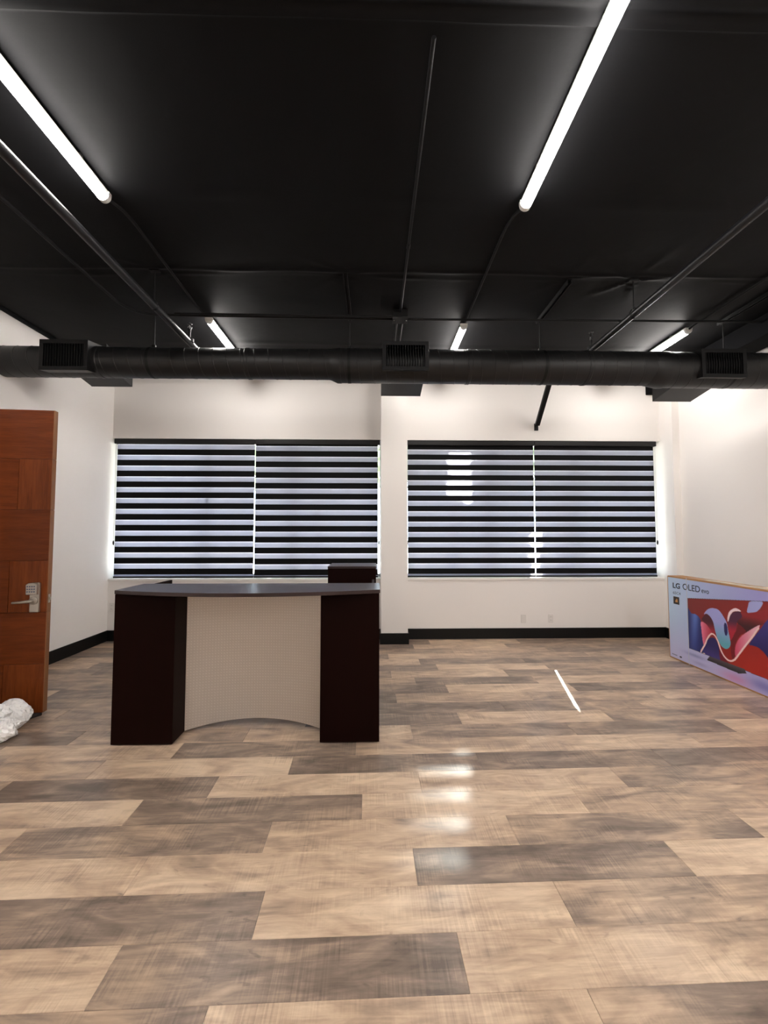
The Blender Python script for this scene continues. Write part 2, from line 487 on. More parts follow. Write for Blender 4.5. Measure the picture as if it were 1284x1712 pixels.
ys = list(np.arange(YF - 0.1, 1.4, 0.25)) + list(np.arange(1.4, 1.72, 0.008)) + list(np.arange(1.72, 3.0, 0.04)) + list(np.arange(3.0, 3.8, 0.012)) + list(np.arange(3.8, 6.05, 0.035))
xs = list(np.arange(XL - 0.1, XR + 0.12, 0.035))
cm = MB().grid(lambda x, y: (x, y, ceil_z(x, y)), xs, ys); cm.smooth = True
ceil = cm.build('ceiling', M_ceil)
struct(ceil, 'black fabric ceiling with wrinkled seams', 'ceiling')
struct(MB().box(XL - 0.15, XR + 0.15, YF - 0.15, 6.1, ZC + 0.06, ZC + 0.25).build('ceiling_slab', M_black), 'dark roof deck above the fabric ceiling', 'ceiling')
struct(MB().box(3.95, XR, YF, YB, 3.48, ZC + 0.03).build('trim_4', M_soffit, bevel=0.01), 'black ledger beam along the top of the right wall', 'beam')
struct(MB().box(XL, XL + 0.03, YF, YB, ZC - 0.03, ZC + 0.03).build('trim_5', M_ceil, bevel=0.008), 'black edge strip along the top of the left wall', 'trim')

# ------------------------------------------------------------------ windows
for n, (a, b) in enumerate(((XL, PX0), (PX1, RX))):
    fr = MB()
    y0, y1, t, ts = 5.98, 6.03, 0.045, 0.010
    fr.box(a, b, y0, y1, SILL, SILL + t).box(a, b, y0, y1, HEAD - t, HEAD).box(a, a + ts, y0, y1, SILL + t, HEAD - t).box(b - ts, b, y0, y1, SILL + t, HEAD - t)
    third = (b - a) / 3
    for k in (1, 2):
        xm = a + third * k
        fr.box(xm - 0.025, xm + 0.025, y0, y1, SILL + t, HEAD - t)
    wo = fr.build('window_%d' % (n + 1), M_frame)
    struct(wo, ('aluminium framed window behind the left pair of blinds', 'aluminium framed window behind the right pair of blinds')[n], 'window')
    for k in range(3):
        MB().box(a + third * k + (0.02 if k else 0.008), a + third * (k + 1) - (0.02 if k < 2 else 0.008), 6.003, 6.007, SILL + t - 0.005, HEAD - t + 0.005).build('pane', M_glass, wo)

# ------------------------------------------------------------------ zebra blinds
def blind(x0, x1, z_first, pitch, side, label):
    t = thing('zebra_blind', label, 'blind', ((x0 + x1) / 2, 5.835, HEAD), 'zebra blinds on the two windows')
    MB().box(x0 - (0.03 if side < 0 else 0.006), x1 + (0.03 if side > 0 else 0.006), 5.803, 5.872, HEAD - 0.072, HEAD - 0.002).build('headrail', M_black, t, 0.006)
    sh, dk = 0.070, pitch - 0.070
    cx = (x0 + x1) / 2
    hw = (x1 - x0) / 2
    def strip(name, z0, z1, m, dy, me=None):
        o = bpy.data.objects.new(name, me or strip_mesh(name, z1 - z0, m)); C.objects.link(o); o.parent = t
        o.location = (0, dy, (z0 + z1) / 2 - HEAD)
        return o
    def strip_mesh(name, h, m):
        me = MB().box(-hw, hw, -0.0008, 0.0008, -h / 2, h / 2).mesh(name); me.materials.append(m); return me
    md, ms = strip_mesh('dark_band', dk, M_dark_band), strip_mesh('sheer_band', sh, M_sheer)
    z = z_first
    strip('dark_band', z + sh / 2, HEAD - 0.065, M_dark_band, 0)
    k = 0
    while True:
        zs0, zs1 = z - sh / 2, z + sh / 2
        if zs0 < SILL + 0.035:
            strip('sheer_band', SILL + 0.03, zs1, M_sheer, 0)
            break
        strip('sheer_band', zs0, zs1, M_sheer, 0, ms)
        zd0 = zs0 - dk
        if zd0 < SILL + 0.035:
            strip('dark_band', SILL + 0.03, zs0, M_dark_band, 0); break
        strip('dark_band', zd0, zs0, M_dark_band, 0, md)
        z -= pitch; k += 1
    MB().box(x0 - 0.004, x1 + 0.004, 5.824, 5.846, SILL + 0.008, SILL + 0.031).build('bottom_rail', M_black, t, 0.004)
    xc = x0 - 0.008 if side < 0 else x1 + 0.014
    ch = MB(); ch.tube([(xc, 5.812, HEAD - 0.06), (xc, 5.812, 1.33)], 0.0022, 6); ch.tube([(xc, 5.828, HEAD - 0.06), (xc, 5.828, 1.33)], 0.0022, 6)
    c = ch.build('pull_chain', M_white, t)
    MB().tube([(xc, 5.82, 1.375), (xc, 5.82, 1.36), (xc, 5.82, 1.335), (xc, 5.82, 1.31)], [0.006, 0.011, 0.012, 0.006], 10).build('chain_weight', M_black, c)
    return t
blind(-3.612, -1.690, 2.695, 0.1525, -1, 'black and sheer striped roller blind beside the left wall')
blind(-1.676, 0.056, 2.680, 0.1525, 1, 'black and sheer striped roller blind left of the pillar')
blind(0.482, 2.300, 2.638, 0.1478, -1, 'black and sheer striped roller blind right of the pillar')
blind(2.314, 4.062, 2.638, 0.1478, 1, 'black and sheer striped roller blind in the right-hand corner')

# ------------------------------------------------------------------ outside: ground, and unseen trees added to shade the windows
struct(MB().box(-20, 22, 6.06, 45, -0.3, -0.15).build('ground', M_conc), 'pale paved ground outside the windows', 'ground')
def tree(cx, x0, x1, label):
    t = thing('added_shade_tree', label, 'tree', (cx, 10.0, -0.15), 'added trees shading the windows')
    tr = MB().tube([(cx, 10.0, -0.15), (cx + 0.05, 10.0, 1.5), (cx - 0.03, 10.05, 3.0), (cx, 10.0, 4.6)], [0.16, 0.12, 0.10, 0.04], 10).build('trunk', M_bark, t)
    fo = MB()
    x = x0
    while x < x1:
        z = 2.9
        while z < 5.9:
            for q in range(4):
                px, pz, dy = x + random.uniform(-.08, .08), z + random.uniform(-.08, .08), random.uniform(-0.7, 0.7)
                # where the sun ray through this leaf meets the window plane
                wx, wz = px - 0.25 * 4.17, pz - 0.64 * 4.17
                inA = 1.00 < wx < 1.44 and 1.93 < wz < 2.84
                inB = 2.19 < wx < 2.43 and 0.62 < wz < 1.52
                if inA or inB: continue  # crown openings shaped to place the sun patches on blind and floor
                p = Vector((px + 0.25 * dy, 10.0 + dy, pz + 0.64 * dy))
                d1 = Vector((random.uniform(-1, 1), random.uniform(-.5, .5), random.uniform(-1, 1))).normalized()
                d2 = d1.cross(Vector((random.uniform(-.4, .4), 1, random.uniform(-.2, .9)))).normalized()
                s = 0.075
                fo.quad(p - d1 * s * 1.6, p - d2 * s, p + d1 * s * 1.6, p + d2 * s)
            z += 0.10
        x += 0.10
    f = fo.build('foliage', M_leaf, t); f['kind'] = 'stuff'
tree(-1.4, -3.4, 0.3, 'added unseen leafy tree shading the window behind the desk')
tree(1.9, 0.3, 3.2, 'added unseen leafy tree shading the window right of the pillar')
tree(4.6, 3.2, 6.4, 'added unseen leafy tree shading the right-hand corner window')

# ------------------------------------------------------------------ ceiling lights
def linear_light(x, y0, label, length=1.23, zb=3.60):
    y1 = y0 + length
    t = thing('linear_light', label, 'ceiling light', (x, (y0 + y1) / 2, zb), 'linear ceiling lights')
    MB().box(x - 0.030, x + 0.030, y0 + 0.02, y1 - 0.02, zb + 0.034, zb + 0.066).build('housing', M_whitem, t, 0.004)
    prof = [(x + 0.035 * math.cos(a), zb + 0.036 - 0.036 * math.sin(a)) for a in np.linspace(0, math.pi, 13)]
    d = MB().prism(prof, 1, y0 + 0.03, y1 - 0.03); d.smooth = True
    d.build('diffuser', M_lamp, t)
    prof2 = [(x + 0.038 * math.cos(a), zb + 0.038 - 0.039 * math.sin(a)) for a in np.linspace(0, math.pi, 11)] + [(x - 0.038, zb + 0.06), (x + 0.038, zb + 0.06)]
    for a, b in ((y0, y0 + 0.03), (y1 - 0.03, y1)):
        MB().prism(prof2, 1, a, b).build('end_cap', M_whitem, t, 0.003)
        yc = (a + b) / 2
    for yb in (y0 + 0.25, y1 - 0.25):
        MB().box(x - 0.02, x + 0.02, yb - 0.012, yb + 0.012, zb + 0.06, ZC + 0.004).build('mounting_clip', M_steel, t)
    return t
LX = (-1.70, 0.955, 3.34)
linear_light(-1.725, 2.585 - 2.44, 'lit tube light on the black ceiling at the upper left', 2.44)
linear_light(0.99, 2.585 - 2.44, 'lit tube light on the black ceiling at the upper right', 2.44)
linear_light(LX[2], 2.585 - 2.44, 'tube light over the television carton near the viewer', 2.44)
linear_light(-1.67, 4.09, 'lit tube light beyond the duct above the left window')
linear_light(0.935, 4.15, 'lit tube light beyond the duct right of the pillar')
linear_light(LX[2], 4.18, 'lit tube light beyond the duct in the right-hand corner')
for x, s in zip(LX, ('left', 'middle', 'right')):  # extra tubes added out of view to fill the room with light
    linear_light(x, -3.2, 'added unseen fill tube light just behind the viewer in the %s row' % s, 2.44)
    linear_light(x, -5.9, 'added unseen fill tube light far behind the viewer in the %s row' % s)

# ------------------------------------------------------------------ duct
DYc = 4.08
duct = thing('spiral_duct', 'long round black spiral duct crossing the room under the ceiling', 'duct', (0, DYc, 3.2))
def section(x0, x1, z, r, name='duct_section'):
    o = MB().tube([(x0, DYc, z), (x1, DYc, z)], r, 40).build(name, M_black, duct)
    hel = MB(); hel.smooth = True
    pitch, n = 0.135, 28
    turns = (x1 - x0) / pitch
    pts = int(turns * n)
    prev = None
    for k in range(pts + 1):
        x = x0 + (x1 - x0) * k / pts; a = 2 * math.pi * k / n
        ids = []
        for dx, rr in ((-0.006, r - 0.001), (-0.002, r + 0.0025), (0.002, r + 0.0025), (0.006, r - 0.001)):
            ids.append(len(hel.v)); hel.v.append((x + dx, DYc + rr * math.cos(a), z + rr * math.sin(a)))
        if prev:
            for q in range(3): hel.f.append((prev[q], prev[q + 1], ids[q + 1], ids[q]))
        prev = ids
    hel.build('spiral_seam', M_black, o)
section(XL + 0.002, -0.42, 3.177, 0.1475)
section(-0.37, 2.85, 3.167, 0.167)
section(2.95, XR - 0.002, 3.156, 0.177)
MB().tube([(-0.44, DYc, 3.177), (-0.42, DYc, 3.177), (-0.35, DYc, 3.167), (-0.33, DYc, 3.167)], [0.150, 0.151, 0.172, 0.171], 40).build('reducer', M_black, duct)
MB().tube([(2.81, DYc, 3.167), (2.84, DYc, 3.165), (2.94, DYc, 3.156), (2.98, DYc, 3.156)], [0.170, 0.173, 0.184, 0.181], 40).build('coupling', M_black, duct)
for x, r in ((-2.70, .1475), (-1.25, .1475), (0.95, .167), (2.15, .167)):
    z = 3.177 if r == .1475 else 3.167
    MB().tube([(x - 0.02, DYc, z), (x - 0.015, DYc, z), (x + 0.015, DYc, z), (x + 0.02, DYc, z)], [r, r + .005, r + .005, r], 40).build('joint_band', M_black, duct)

def diffuser(cx, front, ztop, zbot, label):
    s = -1 if front else 1
    W, D = 0.447, (0.20 if front else 0.46)
    tilt = R(9.8)
    yf = DYc + s * (0.19 if front else 0.53)
    fb, ft = Vector((0, yf, zbot)), Vector((0, yf, ztop))
    back = Vector((0, -s * math.cos(tilt), math.sin(tilt)))
    up = (ft - fb).normalized()
    Hh = (ft - fb).length
    w, th, g = W / 2, 0.012, 0.036
    def at(x, h, d):       # x across, h up from the bottom of the face, d inwards
        p = fb + up * h + back * d
        return (cx + x, p.y, p.z)
    def slab(x0, x1, h0, h1, d0, d1, mb):
        return mb.hexa([at(x0, h0, d0), at(x1, h0, d0), at(x1, h0, d1), at(x0, h0, d1), at(x0, h1, d0), at(x1, h1, d0), at(x1, h1, d1), at(x0, h1, d1)])
    b = MB()
    slab(-w, w, 0, th, 0, D, b); slab(-w, w, Hh - th, Hh, 0, D, b); slab(-w, -w + th, th, Hh - th, 0, D, b); slab(w - th, w, th, Hh - th, 0, D, b)
    slab(-w + th, w - th, th, Hh - th, D - 0.03, D, b)
    t = b.build('grille_box', M_black, duct)
    t['label'] = label
    f = MB()
    slab(-w - .002, w + .002, -.002, g, -0.006, 0.003, f); slab(-w - .002, w + .002, Hh - g, Hh + .002, -0.006, 0.003, f)
    slab(-w - .002, -w + g, g, Hh - g, -0.006, 0.003, f); slab(w - g, w + .002, g, Hh - g, -0.006, 0.003, f)
    f.build('grille_frame', M_blackmetal, t, 0.002)
    nb = 15
    for k in range(nb):
        x = -w + g + (W - 2 * g) * (k + 0.5) / nb
        slab(x - 0.002, x + 0.002, g - 0.004, Hh - g + 0.004, 0.001, 0.026, MB()).build('blade', M_blackmetal, t)
for cx, zt, zb, rb, q in ((-2.94, 3.316, 3.024, 3.125, 'left end of the duct'), (0.305, 3.336, 3.055, 3.045, 'middle of the duct'), (3.45, 3.298, 3.013, 3.005, 'right end of the duct')):
    diffuser(cx, True, zt, zb, 'black slatted grille box facing the viewer at the ' + q)
    diffuser(cx, False, rb + 0.20, rb, 'black grille box facing the windows at the ' + q)

# duct hangers
def hanger(x, strut, label, rodtop=None):
    t = thing('duct_hanger', label, 'hanger', (x, DYc, 3.4), 'duct hangers')
    ztop = ZC - 0.012
    if strut:
        ya, yb = strut
        s = MB(); zt = ceil_z(x, 3.9) - 0.002
        s.box(x - 0.02, x + 0.02, ya, yb, zt - 0.004, zt).box(x - 0.02, x - 0.017, ya, yb, zt - 0.034, zt - 0.004).box(x + 0.017, x + 0.02, ya, yb, zt - 0.034, zt - 0.004)
        s.box(x - 0.017, x - 0.010, ya, yb, zt - 0.034, zt - 0.031).box(x + 0.010, x + 0.017, ya, yb, zt - 0.034, zt - 0.031)
        so = s.build('strut_channel', M_blackmetal, t)
        sl = MB()
        k = ya + 0.05
        while k < yb - 0.05:
            sl.box(x - 0.008, x + 0.008, k, k + 0.03, zt - 0.0365, zt - 0.0335); k += 0.055
        ztop = zt - 0.03
    r, z = (0.1475, 3.177) if x < -0.42 else ((0.167, 3.167) if x < 2.85 else (0.177, 3.156))
    top = z + r
    MB().tube([(x, DYc, top), (x, DYc, ztop)], 0.0055, 8).build('rod', M_blackmetal, t)
    c = MB().box(x - 0.018, x + 0.018, DYc - 0.015, DYc + 0.015, top - 0.002, top + 0.035); c.build('clamp', M_blackmetal, t, 0.003)
    r += 0.003
    st = MB(); st.smooth = True
    st.grid(lambda u, a: (x + u, DYc + r * math.cos(a), z + r * math.sin(a)), [-0.014, 0.014], list(np.linspace(0, 2 * math.pi, 40)))
    st.build('strap', M_blackmetal, t)
hanger(-2.196, None, 'thin black duct hanger rod left of the left far light')
hanger(-0.246, (3.38, 4.13), 'black duct hanger with ceiling strut left of the middle grille box')
hanger(1.70, (3.43, 4.13), 'black duct hanger with ceiling strut right of the middle far light')
hanger(3.62, (3.36, 4.13), 'black duct hanger with slotted strut at the right edge')

# ------------------------------------------------------------------ sprinkler pipes
def sprinkler_pipe(x, zc, yh, ys_, label):
    t = thing('sprinkler_pipe', label, 'pipe', (x, 2.0, zc), 'sprinkler pipes')
    MB().tube([(x, YF + 0.01, zc), (x, 4.22, zc)], 0.030, 18).build('pipe', M_pipe, t)
    hg = MB().tube([(x, yh, zc + 0.05), (x, yh, ceil_z(x, yh) - 0.001)], 0.0055, 8).build('hanger_rod', M_blackmetal, t)
    ring = MB(); ring.smooth = True
    ring.grid(lambda u, a: (x + 0.034 * math.cos(a), yh + u, zc + (0.036 if math.sin(a) < 0 else 0.055) * math.sin(a)), [-0.011, 0.011], list(np.linspace(0, 2 * math.pi, 28)))
    ring.build('hanger_ring', M_blackmetal, hg)
    MB().box(x - 0.04, x + 0.04, yh - 0.02, yh + 0.02, ceil_z(x, yh) - 0.016, ceil_z(x, yh) - 0.002).build('ceiling_plate', M_blackmetal, hg)
    MB().tube([(x, ys_, zc - 0.0), (x, ys_, zc + 0.032), (x, ys_, zc + 0.033)], [0.042, 0.042, 0.036], 16).build('outlet_tee', M_blackmetal, t)
    h = MB().tube([(x, ys_, zc + 0.02), (x, ys_, zc + 0.11)], 0.011, 10).build('riser', M_blackmetal, t)
    hd = MB()
    hd.tube([(x, ys_, zc + 0.105), (x, ys_, zc + 0.13), (x, ys_, zc + 0.135)], [0.016, 0.018, 0.013], 8)
    for sx in (-1, 1):
        hd.tube([(x + sx * 0.015, ys_, zc + 0.13), (x + sx * 0.020, ys_, zc + 0.15), (x + sx * 0.005, ys_, zc + 0.18)], 0.0045, 6)
    hd.tube([(x, ys_, zc + 0.13), (x, ys_, zc + 0.18)], 0.004, 6)
    hd.tube([(x, ys_, zc + 0.178), (x, ys_, zc + 0.184)], [0.022, 0.024], 12)
    hd.tube([(x, ys_, zc + 0.184), (x, ys_, zc + 0.20)], [0.006, 0.004], 8)
    hd.build('sprinkler_head', M_pipe, h)
sprinkler_pipe(-1.842, 3.385, 3.40, 4.06, 'black sprinkler pipe running overhead left of the desk')
sprinkler_pipe(2.26, 3.385, 3.432, 4.13, 'black sprinkler pipe running overhead right of the desk')

# ------------------------------------------------------------------ conduits
def arc_path(pts, rad=0.12, n=6):
    out = [Vector(pts[0])]
    for a, b, c in zip(pts, pts[1:], pts[2:]):
        a, b, c = Vector(a), Vector(b), Vector(c)
        d1, d2 = (a - b).normalized(), (c - b).normalized()
        r = min(rad, (a - b).length * 0.45, (c - b).length * 0.45)
        for k in range(n + 1):
            s = k / n
            out.append((b + d1 * r) * (1 - s) ** 2 + b * 2 * s * (1 - s) + (b + d2 * r) * s ** 2)
    out.append(Vector(pts[-1]))
    return out
def conduit(pts, label, r=0.0105, rad=0.12, couplings=()):
    t = thing('conduit', label, 'conduit', pts[0], 'ceiling conduits')
    MB().tube(arc_path(pts, rad), r, 10).build('conduit_tube', M_blackmetal, t)
    for a, b in couplings:
        MB().tube([a, b], r + 0.004, 10).build('coupling', M_blackmetal, t)
    return t
zc = ZC - 0.022
zx = ZC - 0.062          # runs that cross below the others
conduit([(0.262, 1.70, zc), (0.262, 3.96, zc)], 'straight black conduit down the middle of the ceiling', couplings=[((0.262, 3.0, zc), (0.262, 3.05, zc))])
conduit([(-1.715, 2.60, 3.64), (-1.70, 2.72, zc), (-1.69, 2.85, zc), (-1.71, 4.085, zc)], 'thin black conduit joining the two left lights', rad=0.05)
conduit([(0.985, 2.60, 3.64), (0.96, 2.70, zc), (0.94, 2.83, zc), (0.945, 4.148, zc)], 'thin black conduit joining the two middle lights', rad=0.05)
conduit([(3.37, 2.62, zc), (3.37, 3.86, zc), (3.345, 4.02, 3.655), (3.34, 4.175, 3.645)], 'thin black conduit feeding the right far light', rad=0.05)
conduit([(-2.385, YF + .02, zx), (-2.385, 4.00, zx), (0.19, 4.03, zx)], 'black conduit along the left ceiling bending towards the middle', r=0.013, rad=0.28)
conduit([(-1.95, 3.975, zx), (0.19, 3.985, zx)], 'black conduit parallel to the bent one before the junction box', r=0.011)
conduit([(0.33, 4.03, zx), (3.94, 3.99, zx)], 'black conduit from the junction box to the right wall', r=0.012)
conduit([(-3.5, 5.05, zc), (3.9, 5.05, zc)], 'black conduit over the windows behind the duct', r=0.011)
conduit([(0.235, 4.09, zc - 0.01), (0.235, 5.0, zc - 0.01)], 'left one of two short conduits behind the junction box', r=0.011)
conduit([(0.29, 4.09, zc - 0.01), (0.29, 5.0, zc - 0.01)], 'right one of two short conduits behind the junction box', r=0.011)
jb = thing('junction_box', 'square black junction box where the ceiling conduits meet', 'junction box', (0.262, 4.02, ZC - 0.06))
MB().box(0.19, 0.334, 3.955, 4.085, ZC - 0.075, ZC + 0.002).build('box', M_blackmetal, jb, 0.003)
MB().box(0.185, 0.339, 3.95, 4.09, ZC - 0.079, ZC - 0.075).build('cover', M_blackmetal, jb)
for sx in (0.2, 0.324):
    MB().tube([(sx, 4.02, ZC - 0.082), (sx, 4.02, ZC - 0.078)], 0.006, 8).build('screw', M_steel, jb)

# diagonal brace from ceiling to wall
bt = thing('brace_bar', 'flat black diagonal steel brace on the wall above the right window', 'brace', (2.33, 5.5, 3.0))
pts = []
d = Vector((-0.02, -0.82, 0.80)).normalized(); sd = Vector((1, 0, 0)); nn = d.cross(sd).normalized()
for p in (Vector((2.335, 5.755, 3.02)), Vector((2.317, 5.06, 3.70))):
    for a, b in ((-1, -1), (1, -1), (1, 1), (-1, 1)):
        pts.append(tuple(p + sd * a * 0.030 + nn * b * 0.022))
MB().hexa(pts).build('bar', M_blackmetal, bt, 0.003)
MB().box(2.307, 2.363, 5.786, 5.80, 2.95, 3.05).build('foot_plate', M_blackmetal, bt, 0.002)

# ------------------------------------------------------------------ door
DW, DT, D0, D1 = 0.955, 0.045, 0.028, 2.515
door = thing('door_1', 'tall brown wooden door standing open at the left edge', 'door', (-3.64, 3.40, 0), None, R(5.0))
door['kind'] = 'structure'
MB().box(0, DW - 0.004, 0.005, DT, D0, D1).build('slab', M_door_h, door, local=True)
zz = [D0, 0.418, 0.836, 1.258, 1.678, 2.102, D1]
for k in range(6):
    z0, z1 = zz[k] + (0.002 if k else 0), zz[k + 1] - (0.002 if k < 5 else 0)
    splits = [0, DW - 0.004] if k % 2 else [0, {0: 0.645, 2: 0.66, 4: 0.70}[k], DW - 0.004]
    for q in range(len(splits) - 1):
        a, b = splits[q] + (0.002 if q else 0), splits[q + 1] - (0.002 if q < len(splits) - 2 else 0)
        hw, hh = (b - a) / 2, (z1 - z0) / 2
        o = MB().box(-hw, hw, -0.0, 0.007, -hh, hh).build('veneer_panel', M_door_v if (len(splits) == 3 and q == 1) else M_door_h, door, 0.0015, True)
        o.location = ((a + b) / 2, 0, (z0 + z1) / 2)
for k, (a, b) in enumerate(((D0, 0.836), (0.838, 1.676), (1.68, 2.10), (2.104, D1))):
    o = MB().box(-0.002, 0.003, 0.001, DT, -(b - a) / 2, (b - a) / 2).build('edge_band', M_door_e, door, 0, True)
    o.location = (DW - 0.002, 0, (a + b) / 2)
HX, HZ = DW - 0.085, 0.955
MB().prism([(HX - 0.034, HZ - 0.115), (HX + 0.034, HZ - 0.115), (HX + 0.036, HZ - 0.10), (HX + 0.036, HZ + 0.115), (HX + 0.03, HZ + 0.125), (HX - 0.03, HZ + 0.125), (HX - 0.036, HZ + 0.115), (HX - 0.036, HZ - 0.10)], 1, -0.022, 0.0).build('lock_plate', M_nickel, door, 0.004, True)
kp = MB().prism([(HX - 0.05, HZ + 0.03), (HX + 0.034, HZ + 0.03), (HX + 0.034, HZ + 0.11), (HX + 0.012, HZ + 0.125), (HX - 0.03, HZ + 0.125), (HX - 0.052, HZ + 0.11)], 1, -0.048, -0.022).build('keypad', M_nickel, door, 0.005, True)
kb = MB()
for r_ in range(3):
    for c_ in range(4):
        bx, bz = HX - 0.042 + c_ * 0.017, HZ + 0.048 + r_ * 0.021
        kb.tube([(bx + 0.006, -0.0505, bz + 0.006), (bx + 0.006, -0.047, bz + 0.006)], 0.0055, 8)
kb.build('key_buttons', M_inkgrey, kp, 0, True)['kind'] = 'stuff'
MB().tube([(HX, -0.022, HZ - 0.02), (HX, -0.035, HZ - 0.02), (HX, -0.038, HZ - 0.02)], [0.032, 0.032, 0.028], 20).build('rose', M_nickel, door, 0, True)
MB().tube([(HX, -0.03, HZ - 0.02), (HX, -0.062, HZ - 0.02), (HX - 0.02, -0.072, HZ - 0.021), (HX - 0.07, -0.074, HZ - 0.026), (HX - 0.128, -0.072, HZ - 0.03), (HX - 0.132, -0.072, HZ - 0.03)], [0.012, 0.012, 0.013, 0.011, 0.0095, 0.006], 12).build('lever', M_nickel, door, 0, True)
lp = MB().box(DW - 0.001, DW + 0.002, 0.010, 0.034, HZ - 0.045, HZ + 0.025).build('latch_plate', M_nickel, door, 0, True)
MB().prism([(0.014, HZ - 0.022), (0.030, HZ - 0.022), (0.030, HZ + 0.0), (0.014, HZ + 0.0)], 0, DW + 0.002, DW + 0.012).build('latch_bolt', M_nickel, lp, 0, True)
MB().hexa([(DW - 0.135, -0.095, 0.0), (DW - 0.085, -0.095, 0.0), (DW - 0.012, 0.012, 0.0), (DW - 0.12, 0.012, 0.0),
           (DW - 0.132, -0.092, 0.012), (DW - 0.088, -0.092, 0.012), (DW - 0.012, 0.012, 0.028), (DW - 0.12, 0.012, 0.028)]).build('door_stop', M_dark, door, 0.004, True)
for z in (0.25, 1.27, 2.28):
    MB().tube([(-0.006, 0.0, z - 0.05), (-0.006, 0.0, z + 0.05)], 0.007, 10).build('hinge', M_nickel, door, 0, True)

# ------------------------------------------------------------------ reception desk
desk = thing('reception_desk', 'dark espresso reception desk with bowed counter and silver curved front', 'desk', (-0.9, 3.2, 0))
YD, YDB, ZT = 2.99, 3.36, 1.080
for a, b in ((-1.838, -1.412), (-0.381, 0.040)):
    MB().box(a, b, YD, YDB, 0.008, ZT - 0.028).build('pylon', M_esp, desk, 0.002)
    for fx in (a + 0.04, b - 0.04):
        for fy in (YD + 0.04, YDB - 0.04):
            MB().tube([(fx, fy, 0), (fx, fy, 0.01)], 0.018, 12).build('foot', M_dark, desk)
top = []
xa, xb = -1.842, 0.046
for k in range(33):
    s = k / 32
    top.append((xa + (xb - xa) * s, YD - 0.165 * (1 - (2 * s - 1) ** 2)))
top += [(xb, YDB + 0.005), (xa, YDB + 0.005)]
MB().prism(top, 2, ZT - 0.026, ZT).build('counter_top', M_esp_top, desk, 0.002)
pn = MB(); pn.smooth = True
def pfront(u, v, off=0.0):
    x = -1.410 + (1.027) * u
    c = 1 - (2 * u - 1) ** 2
    y = 3.175 + 0.085 * c + off
    z0 = 0.012 + 0.052 * c
    return (x, y, z0 + (ZT - 0.030 - z0) * v)
us = list(np.linspace(0, 1, 41))
pn.grid(lambda u, v: pfront(u, v), us, list(np.linspace(0, 1, 9)))
pn.grid(lambda u, v: pfront(u, v, 0.012), us, list(np.linspace(0, 1, 2)))
n0 = 41 * 9
for k in range(40):
    pn.f.append((k, k + 1, n0 + k + 1, n0 + k))
pn.build('front_panel', M_dimple, desk)
MB().box(-1.80, 0.0, YDB, 3.98, 0.715, 0.74).build('work_surface', M_esp_top, desk, 0.002)
for x in (-1.785, -0.005):
    MB().box(x - 0.011, x + 0.011, YDB + 0.002, 3.69, 0.74, ZT - 0.008).build('side_screen', M_esp, desk)
for x in (-1.785, -0.015):
    MB().box(x - 0.012, x + 0.012, YDB + 0.002, 3.96, 0.0, 0.715).build('side_panel', M_esp, desk)
MB().box(-1.41, -0.385, YDB - 0.03, YDB - 0.012, 0.25, ZT - 0.03).build('back_panel', M_esp, desk)

tw = thing('storage_cabinet', 'dark espresso storage cabinet standing behind the desk at its right end', 'cabinet', (-0.2, 4.2, 0))
cx0, cx1, cy0, cy1, cz = -0.445, 0.022, 4.02, 4.44, 1.160
MB().box(cx0, cx1, cy0, cy1 - 0.02, 0.06, cz - 0.02).build('body', M_esp, tw, 0.002)
MB().box(cx0 - 0.002, cx1 + 0.002, cy0 - 0.004, cy1, cz - 0.02, cz).build('top', M_esp_top, tw, 0.002)
MB().box(cx0 + 0.02, cx1 - 0.02, cy0 + 0.03, cy1 - 0.04, 0, 0.06).build('plinth', M_dark, tw)
for k in range(4):
    z0 = 0.075 + k * 0.264
    dr = MB().box(cx0 + 0.004, cx1 - 0.004, cy1 - 0.02, cy1, z0, z0 + 0.255).build('drawer', M_esp, tw, 0.002)
    MB().tube(arc_path([(-0.27, cy1, z0 + 0.2), (-0.27, cy1 + 0.025, z0 + 0.2), (-0.15, cy1 + 0.025, z0 + 0.2), (-0.15, cy1, z0 + 0.2)], 0.012), 0.005, 8).build('handle', M_nickel, dr)

# ------------------------------------------------------------------ outlets
def plate(x, z, kind, label):
    t = thing('wall_outlet', label, 'outlet', (x, YB, z), 'wall plates')
    MB().box(x - 0.036, x + 0.036, YB - 0.007, YB, z - 0.058, z + 0.058).build('cover_plate', M_white, t, 0.003)
    if kind == 'duplex':
        for dz in (-0.024, 0.024):
            f = MB().box(x - 0.016, x + 0.016, YB - 0.009, YB - 0.006, z + dz - 0.014, z + dz + 0.014).build('socket', M_white, t, 0.003)
            for sx in (-0.007, 0.007):
                MB().box(x + sx - 0.0012, x + sx + 0.0012, YB - 0.0096, YB - 0.0085, z + dz - 0.004, z + dz + 0.006).build('slot', M_slot, f)
    else:
        MB().box(x - 0.016, x + 0.016, YB - 0.009, YB - 0.006, z - 0.033, z + 0.033).build('insert', M_white, t, 0.002)
plate(2.107, 0.276, 'blank', 'white blank wall plate, left one below the right window')
plate(2.497, 0.278, 'duplex', 'white socket outlet, right one below the right window')
plate(-3.60, 0.46, 'duplex', 'white wall plate half hidden behind the left edge of the desk')

